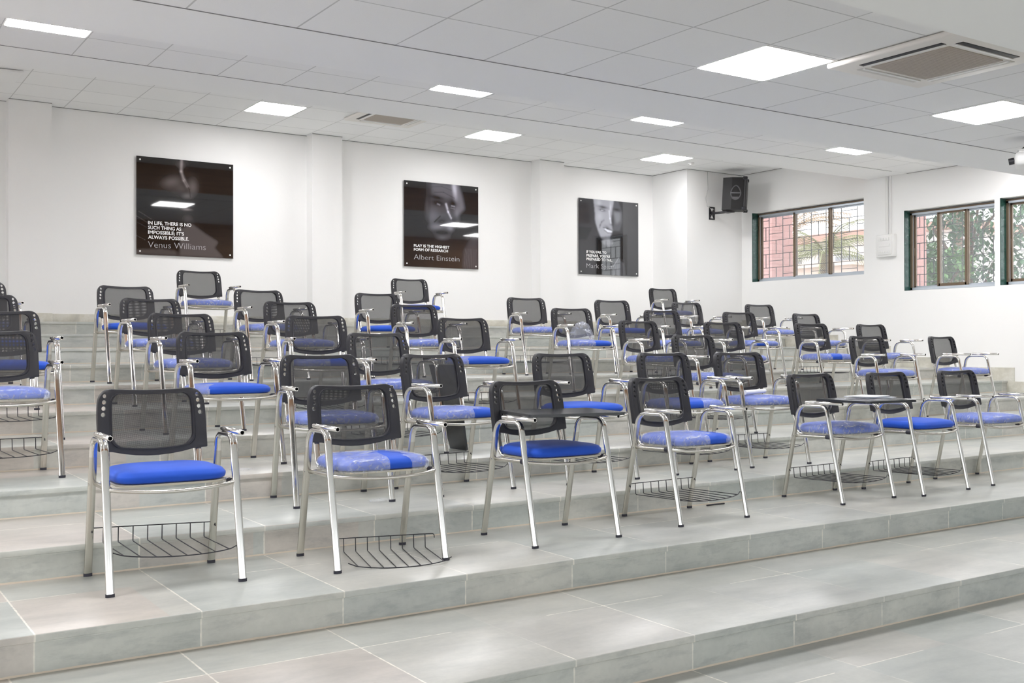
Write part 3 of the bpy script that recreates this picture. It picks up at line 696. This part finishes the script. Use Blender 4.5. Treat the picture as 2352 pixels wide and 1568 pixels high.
def backrest():
    wo, zb, zt = .250, .575, .852
    def warp(x, z):
        u = (z-zb)/(zt-zb); return z + .014*(x/.25)**2*max(0, u)**3 - .030*max(0, 1-(x/.205)**2)*max(0, 1-u)**2.2
    def wmod(x, z): return x*(1-.04*max(0, (z-.72)/.13)**1.5)
    def bend(x, z, d): return (wmod(x, z), .214+.20*(z-.575)-.42*x*x+d, z)
    def rr(w_, z0, z1, rb, rt, ns=9, nc=7):
        pts = []
        def side(a, b_):
            for k in range(ns): t = k/ns; pts.append((a[0]+(b_[0]-a[0])*t, a[1]+(b_[1]-a[1])*t))
        def corner(cx, cz, r, a0):
            for k in range(nc): an = math.radians(a0+90*k/nc); pts.append((cx+r*math.cos(an), cz+r*math.sin(an)))
        side((w_, z0+rb), (w_, z1-rt)); corner(w_-rt, z1-rt, rt, 0); side((w_-rt, z1), (-w_+rt, z1)); corner(-w_+rt, z1-rt, rt, 90)
        side((-w_, z1-rt), (-w_, z0+rb)); corner(-w_+rb, z0+rb, rb, 180); side((-w_+rb, z0), (w_-rb, z0)); corner(w_-rb, z0+rb, rb, 270)
        return pts
    O = rr(wo, zb, zt, .006, .062); I = rr(.184, .603, .832, .050, .042)
    O = [(x, warp(x, z)) for x, z in O]; I = [(x, warp(x, z)) for x, z in I]; n = len(O)
    sec = [(0, .022), (0, -.004), (.03, -.010), (.10, -.0125), (.55, -.0125), (.80, -.013), (.84, -.0175), (.95, -.0175), (1, -.013), (1, .006), (.80, .008), (.12, .010), (.07, .022)]
    vs = []; fs = []; mi = []
    for (s, d) in sec:
        for (o, i) in zip(O, I):
            x, z = o[0]+(i[0]-o[0])*s, o[1]+(i[1]-o[1])*s; vs.append(bend(x, z, d))
    m = len(sec)
    for a in range(m):
        for j in range(n):
            fs.append((a*n+j, a*n+(j+1) % n, ((a+1) % m)*n+(j+1) % n, ((a+1) % m)*n+j)); mi.append(1 if a in (6, 7, 8) else 0)
    me = bpy.data.meshes.new('bk'); me.from_pydata(vs, [], fs); me.materials.append(M['black_plastic']); me.materials.append(M['gasket']); me.polygons.foreach_set('material_index', mi)
    bm = bmesh.new(); bm.from_mesh(me); bmesh.ops.recalc_face_normals(bm, faces=bm.faces); bm.to_mesh(me); bm.free()
    ob = bpy.data.objects.new('bk', me); COL.objects.link(ob)
    cb = B()
    for sx in (-1, 1):
        for k in range(4):
            z = .828-k*.0285; x = .213+.0035*k
            cb.cyl((sx*x, .10, z), (sx*x, .40, z), .0105 if k else .0095, 18)
    co = cb.build('cut', M['black_plastic']); md = ob.modifiers.new('b', 'BOOLEAN'); md.object = co; md.operation = 'DIFFERENCE'; md.solver = 'EXACT'
    dg = bpy.context.evaluated_depsgraph_get(); dg.update(); res = bpy.data.meshes.new_from_object(ob.evaluated_get(dg))
    bpy.data.objects.remove(ob, do_unlink=True); bpy.data.objects.remove(co, do_unlink=True)
    bm = bmesh.new(); bm.from_mesh(res)
    for f in bm.faces: f.smooth = True
    for e in bm.edges:
        if len(e.link_faces) == 2 and e.calc_face_angle(0) > math.radians(38): e.smooth = False
    bm.to_mesh(res); bm.free(); res.name = 'backrest'
    # mesh fabric
    vs = []; fs = []; R_ = 6
    for r in range(R_):
        k = 1-r/R_
        for (x, z) in I: vs.append(bend(x*k*1.01, .71+(z-.71)*k*1.01, -.004))
    c = len(vs); vs.append(bend(0, .71, -.004))
    for r in range(R_-1):
        for j in range(n): fs.append((r*n+j, r*n+(j+1) % n, (r+1)*n+(j+1) % n, (r+1)*n+j))
    for j in range(n): fs.append(((R_-1)*n+j, (R_-1)*n+(j+1) % n, c))
    mm = bpy.data.meshes.new('mesh_panel'); mm.from_pydata(vs, [], fs); mm.materials.append(M['mesh']); mm.polygons.foreach_set('use_smooth', [True]*len(fs)); mm.update()
    return res, mm
def basket():
    b = B(); r = .0026; yl = .204; zl = .205
    b.tube(arcpath([(-.283, .19, .185), (-.283, .200, zl), (-.20, yl, zl), (.20, yl, zl), (.283, .200, zl), (.283, .19, .185)], .010, 3), r, 7)
    def fw(x): q = x/.275; return (x, -.198-.055*(1-q*q)**.8, .157-.024*(1-q*q)**.5)
    b.tube([fw(x) for x in np.linspace(-.275, .275, 15)], r, 7)
    for x in np.linspace(-.232, .232, 8):
        b.tube(arcpath([(x, yl, zl), (x*1.0, yl-.006, .136), fw(x*.98)], .008, 3), r, 6)
    return b
def tablet_mesh(hx, hy):
    b = B(); pl = []
    for cx, cy, a0 in [(hx-.03, hy-.03, 0), (-hx+.03, hy-.03, 90), (-hx+.03, -hy+.03, 180), (hx-.03, -hy+.03, 270)]:
        for k in range(6): an = math.radians(a0+k*18); pl.append((cx+.03*math.cos(an), cy+.03*math.sin(an)))
    n = len(pl); vs = [(x, y, z) for z in (0, .016) for x, y in pl]
    b.raw(vs, [tuple(range(n))[::-1], tuple(range(n, 2*n))]+[(i, (i+1) % n, n+(i+1) % n, n+i) for i in range(n)]); return b

def to_mesh(b, name, mats):
    o = b.build(name, [M[m] for m in (mats if isinstance(mats, list) else [mats])]); me = o.data; bpy.data.objects.remove(o, do_unlink=True); return me
PARTS = {k: (nm, to_mesh(b, nm, mt)) for k, (nm, b, mt) in chair_parts().items()}
BK, MP = backrest(); BASKET = to_mesh(basket(), 'book_basket', 'black_wire')
def fvar(keep, seed): return to_mesh(seat_shell(.004, keep, 72, .0022, random.Random(seed)), 'plastic_film', 'film')
jag = lambda y, a=.02: a*math.sin(y*37)+.5*a*math.sin(y*83+1)
FILMS = {
 'full': [fvar(None, s) for s in (1, 2, 3)],
 'gap': [fvar(lambda x, y: x < .005+jag(y) or x > .11+jag(y+.3, .015), 4)],
 'gapr': [fvar(lambda x, y: x < .045+jag(y) or x > .150+jag(y+.2, .012), 5)],
 'gapl': [fvar(lambda x, y: x < -.13+jag(y) or x > .02+jag(y+.5), 6)],
 'rightbare': [fvar(lambda x, y: x < .06+jag(y, .025), 7)],
 'leftscrap': [fvar(lambda x, y: x < -.17+jag(y, .02), 8)],
 'endbare': [fvar(lambda x, y: x < .16+jag(y, .012), 9)],
 'rightscrap': [fvar(lambda x, y: x > .16+jag(y, .02), 10)],
}
CHAIR_GROUP = 'tubular steel student chairs standing in rows on the stone steps'
fcount = [0]
def child(name, me, parent): o = bpy.data.objects.new(name, me); return add(o, parent)
def make_chair(label, film_kind):
    e = empty('student_chair', (0, 0, 0), 0, label, 'chair', CHAIR_GROUP); made = {}
    for k, (nm, me) in PARTS.items():
        if k.startswith('cap'): continue
        made[k] = child(nm, me, e)
    for k, (nm, me) in PARTS.items():
        if k.startswith('cap'): child(nm, me, made[k.replace('cap_', 'leg_')])
    bk = child('backrest', BK, e); child('mesh_panel', MP, bk)
    return e
PROTO = make_chair('x', None); proto_used = [False]
def copy_tree(o, parent=None):
    c = o.copy(); COL.objects.link(c); c.parent = parent
    for ch in [k for k in TREE[o.name]]: copy_tree(ch, c)
    return c
TREE = {o.name: list(o.children) for o in [PROTO]+list(PROTO.children_recursive)}
ROWN = {2: 'front row', 3: 'second row', 4: 'third row', 5: 'fourth row', 6: 'fifth row', 7: 'sixth row', 9: 'back row'}
def place(x, y, L, deg, film=None, bask=False, label=''):
    if not proto_used[0]: e = PROTO; proto_used[0] = True
    else: e = copy_tree(PROTO)
    e.location = (x, y, L*RS); e.rotation_euler = (0, 0, math.radians(deg)); e['label'] = label; e['group'] = CHAIR_GROUP + ', ' + ROWN[L]
    if film:
        v = FILMS[film]; fcount[0] += 1
        st = [c for c in e.children if c.name.startswith('seat') and not c.name.startswith(('seat_frame', 'seat_base'))][0]
        child('plastic_film', v[fcount[0] % len(v)], st)
    if bask:
        bo = child('book_basket', BASKET, e)
        if bask == 'fallen':
            bo.location = (.090, -.045, -.131); bo.scale = (.92, 1, 1); bo.rotation_euler = (0, 0, math.radians(-14))
    return e
CH = [
 # x, y, level, turn, film, basket, label
 (1.361, 4.915, 2, -1.6, None, True, 'front row chair nearest the camera with bare bright blue seat and wire basket'),
 (2.356, 4.81, 2, -1.9, 'gap', 'fallen', 'front row chair whose black wire basket has fallen to the floor'),
 (3.455, 4.81, 2, 1.0, None, False, 'front row chair with an empty black writing board across its arms'),
 (4.533, 4.885, 2, 2.5, 'gapr', True, 'front row chair fourth from the left, film-wrapped seat and wire basket'),
 (6.003, 4.915, 2, 2.5, 'full', True, 'front row film-wrapped chair with papers on its black writing board'),
 (6.803, 4.87, 2, 3.0, None, True, 'front row bare blue seat chair to the right of the papers'),
 (7.740, 4.915, 2, 0.5, 'full', False, 'rightmost front row chair, film-wrapped seat, no basket'),
 (2.598, 5.84, 3, -6.0, 'full', False, 'leftmost second row chair, film-wrapped, behind the fallen basket chair'),
 (3.440, 5.84, 3, 6.5, 'rightbare', True, 'second row chair in front of the leaning black board, seat half unwrapped'),
 (4.439, 5.811, 3, -1.2, None, True, 'second row chair with bare blue seat behind the front writing board'),
 (5.384, 5.811, 3, -1.8, 'gapl', True, 'second row chair fourth from the left, seat wrapped at both ends'),
 (6.164, 5.811, 3, -5.0, 'full', True, 'second row chair with a white paper roll on its wrapped seat'),
 (0.945, 6.82, 4, 2.0, 'full', True, 'third row chair cut by the left edge, wrapped seat and wire basket'),
 (2.273, 6.763, 4, 3.0, 'leftscrap', False, 'third row chair with mostly bare blue seat directly behind the leftmost front chair'),
 (3.486, 6.763, 4, 3.3, 'full', True, 'third row chair third from the left, film-wrapped seat and wire basket'),
 (6.593, 6.763, 4, -0.4, 'full', True, 'third row chair fourth from the left, in the crowded middle group'),
 (8.973, 6.763, 4, -3.6, 'full', False, 'third row chair fifth from the left, film-wrapped, above the papers'),
 (10.258, 6.763, 4, 4.0, 'endbare', False, 'rightmost third row chair, standing closest to the window wall'),
 (1.107, 7.685, 5, 2.0, None, True, 'fourth row chair cut by the left edge, blue seat end showing'),
 (2.342, 7.715, 5, 4.0, 'full', False, 'fourth row chair second from the left'),
 (3.362, 7.715, 5, -9.0, 'gap', True, 'fourth row chair third from the left, backrest turned squarely to the camera'),
 (4.765, 7.715, 5, -1.7, 'leftscrap', True, 'fourth row chair fourth from the left, bare blue seat with film scrap'),
 (6.775, 7.715, 5, 2.0, 'full', False, 'fourth row chair fifth from the left'),
 (7.886, 7.715, 5, -4.8, 'full', False, 'fourth row chair sixth from the left'),
 (9.246, 7.715, 5, -3.2, 'gapl', False, 'fourth row chair seventh from the left, blue strip bare mid seat'),
 (10.286, 7.715, 5, -0.7, 'full', False, 'rightmost fourth row chair below the electrical box'),
 (1.114, 8.64, 6, 2.0, None, False, 'fifth row chair cut by the left edge, only its upper corner seen'),
 (2.371, 8.667, 6, 4.0, 'full', False, 'fifth row chair second from the left'),
 (3.576, 8.667, 6, 3.5, 'full', False, 'fifth row chair third from the left'),
 (4.808, 8.667, 6, 1.3, 'full', False, 'fifth row chair fourth from the left'),
 (6.650, 8.667, 6, -3.4, 'rightbare', False, 'fifth row chair with a puffed heap of loose film on its seat'),
 (7.907, 8.667, 6, -2.3, 'full', True, 'fifth row chair sixth from the left'),
 (9.107, 8.667, 6, -2.9, 'gapl', False, 'fifth row chair seventh from the left, blue patch bare in its wrapping'),
 (10.289, 8.667, 6, 2.6, 'full', True, 'rightmost fifth row chair, wire basket seen under it'),
 (1.166, 9.589, 7, 2.0, 'full', False, 'sixth row chair cut by the left edge, farthest back of those four'),
 (2.402, 9.619, 7, 4.0, None, False, 'sixth row chair second from the left with bare blue seat'),
 (3.640, 9.619, 7, 4.0, 'full', True, 'sixth row chair third from the left, film-wrapped seat'),
 (4.886, 9.619, 7, 0.4, None, True, 'sixth row chair fourth from the left, bare blue seat'),
 (6.729, 9.619, 7, -3.2, 'full', True, 'sixth row chair standing clear in the middle below the gap between posters'),
 (7.964, 9.619, 7, -3.6, 'leftscrap', False, 'sixth row chair below the rightmost poster'),
 (9.184, 9.619, 7, 1.6, 'full', False, 'sixth row chair just in front of the right back row chair'),
 (10.459, 9.619, 7, -2.4, 'full', False, 'rightmost sixth row chair, below the left pane of the wide window'),
 (3.648, 11.523, 9, 2.9, 'full', True, 'back row chair standing alone below the leftmost poster'),
 (6.267, 11.523, 9, -2.6, None, False, 'back row chair with bare blue seat below the middle poster'),
 (10.462, 11.523, 9, -3.0, 'full', True, 'back row chair at the right, beside the corner column'),
]
chairs = [place(*c) for c in CH]
for c in chairs[0].children:
    if c.name.startswith('book_basket'): c.location = (0, 0, .012); c.rotation_euler = (0, math.radians(2.0), 0)
# writing board of the third front chair: its own part
tb = to_mesh(tablet_mesh(.285, .24), 'writing_board', 'tablet')
o = child('writing_board', tb, chairs[2]); o.location = (.035, -.045, .681); o.rotation_euler = (0, 0, math.radians(-12)); o['label'] = 'black writing board'

# loose things --------------------------------------------------------
o = child('writing_board', tb, chairs[4]); o.location = (-.060, -.265, .681); o.scale = (.85, .95, 1); o.rotation_euler = (0, 0, math.radians(-5.5)); o['label'] = 'black writing board'
def brochure(x, y, z, rz, w_, h, mat, label, curl):
    b = B(); nx, ny = 8, 6; vs = []
    for t in (0, .0022):
        for j in range(ny+1):
            for i in range(nx+1):
                u, v = i/nx, j/ny; vs.append(((u-.5)*w_, (v-.5)*h, t + curl*max(0, abs(u-.5)*2-.5)**2))
    n = (nx+1)*(ny+1); fs = []
    for t in (0, 1):
        for j in range(ny):
            for i in range(nx): a = t*n+j*(nx+1)+i; fs.append((a, a+1, a+nx+2, a+nx+1))
    bd = [i for i in range(nx+1)]+[(j+1)*(nx+1)+nx for j in range(ny)]+[ny*(nx+1)+i for i in range(nx-1, -1, -1)]+[j*(nx+1) for j in range(ny-1, 0, -1)]
    for a, c in zip(bd, bd[1:]+bd[:1]): fs.append((a, c, n+c, n+a))
    b.raw(vs, fs, 0, True); o = b.build('brochure', mat, None, (x, y, z), rz)
    return meta(o, label, 'brochure', 'papers on the writing board')
zb_ = .3+.681+.0165
brochure(6.03, 4.67, zb_, math.radians(8), .30, .21, M['paper'], 'bottom brochure of the small pile on the writing board', .006)
brochure(6.04, 4.68, zb_+.009, math.radians(-6), .29, .20, M['glossy_paper'], 'middle brochure of the small pile on the writing board', .004)
brochure(6.02, 4.69, zb_+.016, math.radians(14), .28, .20, M['paper'], 'topmost white brochure of the pile on the writing board', .004)
b = B(); b.tube([(-.19, 0, 0), (.19, 0, 0)], .017, 18); b.tube([(-.191, 0, 0), (.191, 0, 0)], .010, 12)
pr_ = b.build('paper_roll', M['paper'], None, (6.17, 5.86, .45+.551), math.radians(20)); meta(pr_, 'white paper roll lying on a film-wrapped seat in the second row', 'paper roll')
# black board leaning behind the second row chair
b = B(); q = [(3.985, 6.60, .602), (3.985, 6.83, .602), (3.80, 6.82, 1.225), (3.80, 6.44, 1.228)]
b.raw(q+[(x+.017, y, z+.005) for x, y, z in q], [(0, 1, 2, 3), (7, 6, 5, 4), (0, 4, 5, 1), (1, 5, 6, 2), (2, 6, 7, 3), (3, 7, 4, 0)])
lb = b.build('leaning_board', M['tablet'])
meta(lb, 'black board standing on edge behind the second row chair', 'board')
# loose film heap and floor scraps
def crumple(name, x, y, z, sx, sy, sz, seed, label, cat='plastic film'):
    rnd = random.Random(seed); b = B(); nu, nv = 26, 12; vs = []; k = [[rnd.uniform(-1, 1) for _ in range(4)] for _ in range(6)]
    for j in range(nv+1):
        for i in range(nu):
            th = 2*PI*i/nu; ph = PI/2*j/nv
            r = 1+.18*math.sin(3*th+k[0][0]*3)+.12*math.sin(7*th+2*ph+k[1][0]*3)+rnd.uniform(-.07, .07)
            vs.append((sx*r*math.cos(th)*math.cos(ph), sy*r*math.sin(th)*math.cos(ph), sz*math.sin(ph)**.8*(1+rnd.uniform(-.1, .1)) if j else 0))
    fs = [(j*nu+i, j*nu+(i+1) % nu, (j+1)*nu+(i+1) % nu, (j+1)*nu+i) for j in range(nv) for i in range(nu)]
    b.raw(vs, fs, 0, True); o = b.build(name, M['film_thin'], None, (x, y, z)); return meta(o, label, cat)
crumple('loose_film', 6.55, 8.58, 6*RS+.532, .11, .09, .17, 3, 'puffed loose clear film heaped on a fifth row seat')
crumple('film_scrap', 2.224, 6.344, .602, .06, .05, .012, 5, 'clear film scrap on the step behind the nearest front chair')
crumple('film_scrap', 2.80, 5.62, .452, .07, .04, .015, 6, 'clear film scrap on the second row step near its leftmost chair')
b = B(); b.tube([(-.08, 0, .006), (0, .004, .006), (.08, 0, .006)], .005, 6); meta(b.build('black_strip', M['black_wire'], None, (5.03, 5.13, .3)), 'short black strip on the floor behind a front row chair', 'strip')

# ------------------------------------------------------------------ outside the windows
def bld(name, label, boxes, mat, cat='building'):
    b = B()
    for q in boxes: b.box(*q)
    return meta(b.build(name, mat), label, cat)
M['peach'] = simple('peach_plaster', (.62, .50, .44), .8); M['pale'] = simple('pale_plaster', (.72, .66, .64), .8); M['roofm'] = simple('roof_red', (.42, .25, .2), .8)
M['bark'] = simple('bark', (.16, .11, .08), .9)
meta(B().box(13.4, 60, -10, 60, -.3, -.2).build('outside_ground', simple('dusty_ground', (.42, .38, .32), .9)), 'dusty ground outside the windows', 'ground', kind='structure')
bld('pink_building', 'pink tiled building wing seen in the left pane of the wide window', [(14.8, 15.36, 13.62, 16.5, -.2, 7.)], M['pink'])
bld('pink_column', 'narrow pink tiled column outside the second window', [(14.62, 14.85, 10.42, 10.66, -.2, 6.)], M['pink'], 'column')
e = empty('far_house', (36, 28, 0), 0, 'pale pinkish house with balconies far beyond the windows', 'house')
b = B(); b.box(-3, 6, -6, 9, -.2, 5.4); b.build('wall', M['pale'], e)
b = B(); b.box(-3.4, 6.4, -6.4, 9.4, 5.4, 5.7); b.box(-3.5, -3, -6, 9, 2.7, 2.9); b.build('roof_slab', M['roofm'], e)
for k in range(5):
    b = B(); b.box(-3.06, -2.98, -5+k*2.9, -3.8+k*2.9, 3.5, 4.8); b.build('window', M['grille'] if 0 else simple('far_window', (.25, .25, .28), .3), e)
def leafcloud(b, c, r, n, rnd, size, m=0):
    for _ in range(n):
        while True:
            p = Vector((rnd.uniform(-1, 1), rnd.uniform(-1, 1), rnd.uniform(-1, 1)))
            if .25 < p.length < 1: break
        p = Vector((c[0]+p.x*r[0], c[1]+p.y*r[1], c[2]+p.z*r[2])); R = Matrix.Rotation(rnd.uniform(0, 6.3), 3, 'Z') @ Matrix.Rotation(rnd.uniform(-1.1, 1.1), 3, 'X'); s = size*rnd.uniform(.6, 1.3)
        q = [Vector((0, -s, 0)), Vector((s*.5, 0, s*.12)), Vector((0, s, 0)), Vector((-s*.5, 0, s*.12))]
        b.raw([p+R @ v for v in q], [(0, 1, 2, 3)], m)
def tree(x, y, h, r, n, seed, label, col, size=.10):
    rnd = random.Random(seed); e = empty('leafy_tree', (x, y, -.2), 0, label, 'tree')
    b = B(); b.tube([(0, 0, 0), (.05, .04, h*.5), (-.03, 0, h*.9)], .07, 8)
    for k in range(5): a = k*1.3; b.tube([(.02, .02, h*(.45+.08*k)), (r*.6*math.cos(a), r*.6*math.sin(a), h*(.7+.07*k))], .025, 6)
    b.build('trunk', M['bark'], e)
    b = B()
    for k in range(7): a = k*2.4; leafcloud(b, (r*.45*math.cos(a), r*.45*math.sin(a), h*(.55+.09*k)), (r*.55, r*.55, r*.45), n//7, rnd, size)
    b.build('foliage', col, e); return e
lm1 = simple('leaf_green', (.10, .20, .06), .5); lm2 = simple('leaf_deep', (.06, .14, .06), .5); lm3 = simple('leaf_olive', (.24, .26, .10), .5)
tree(15.9, 11.05, 2.9, .72, 2400, 11, 'bright leafy bush just outside the second window', lm1, .075)
tree(19.0, 12.35, 4.6, 1.25, 2600, 12, 'taller dark green tree behind the bush outside the second window', lm2, .085)
tree(17.6, 9.95, 4.3, .9, 2400, 13, 'dark green tree seen through the window at the right edge', lm2, .07)
def palm(x, y, h, n, seed, label, col, ln=1.7, tilt0=.9):
    rnd = random.Random(seed); e = empty('palm_tree', (x, y, -.2), 0, label, 'palm tree')
    b = B(); b.tube([(0, 0, 0), (.04, .03, h*.5), (0, 0, h)], .11, 10); b.build('trunk', M['bark'], e)
    for k in range(n):
        a = 2*PI*k/n+rnd.uniform(-.2, .2); el = rnd.uniform(.1, 1.25); b = B(); P = []
        for s in range(10):
            t = s/9; rr = ln*t*math.cos(el*(1-.5*t)); zz = h+ln*(math.sin(el)*t-.55*t*t); P.append(Vector((rr*math.cos(a), rr*math.sin(a), zz)))
        b.tube(P, .010, 5)
        for s in range(1, 9):
            for q in range(3):
                t0 = P[s].lerp(P[s+1], q/3); d = (P[s+1]-P[s]).normalized(); sd = d.cross(Vector((0, 0, 1))).normalized(); L_ = .42*(1-.06*s)
                for sg in (-1, 1):
                    tip = t0+sd*sg*L_*.8+d*L_*.5+Vector((0, 0, -.16)); b.raw([t0, t0+d*.022, tip], [(0, 1, 2)], 0)
        b.build('frond', col, e)
palm(17.9, 15.0, 3.5, 20, 21, 'low palm with olive fronds outside the wide window', lm3, 1.6)
palm(20.4, 18.3, 4.3, 18, 22, 'palm farther off, brownish fronds behind the wide window', simple('dry_frond', (.38, .27, .16), .7), 1.8)
palm(23.2, 15.4, 5.6, 12, 23, 'tall palm behind the second window', lm3, 1.9)
bld('low_house', 'peach coloured low house beyond the palms', [(24., 27., 19.2, 23.6, -.2, 3.6), (23.8, 27.2, 19., 23.8, 3.6, 3.72)], M['peach'], 'house')
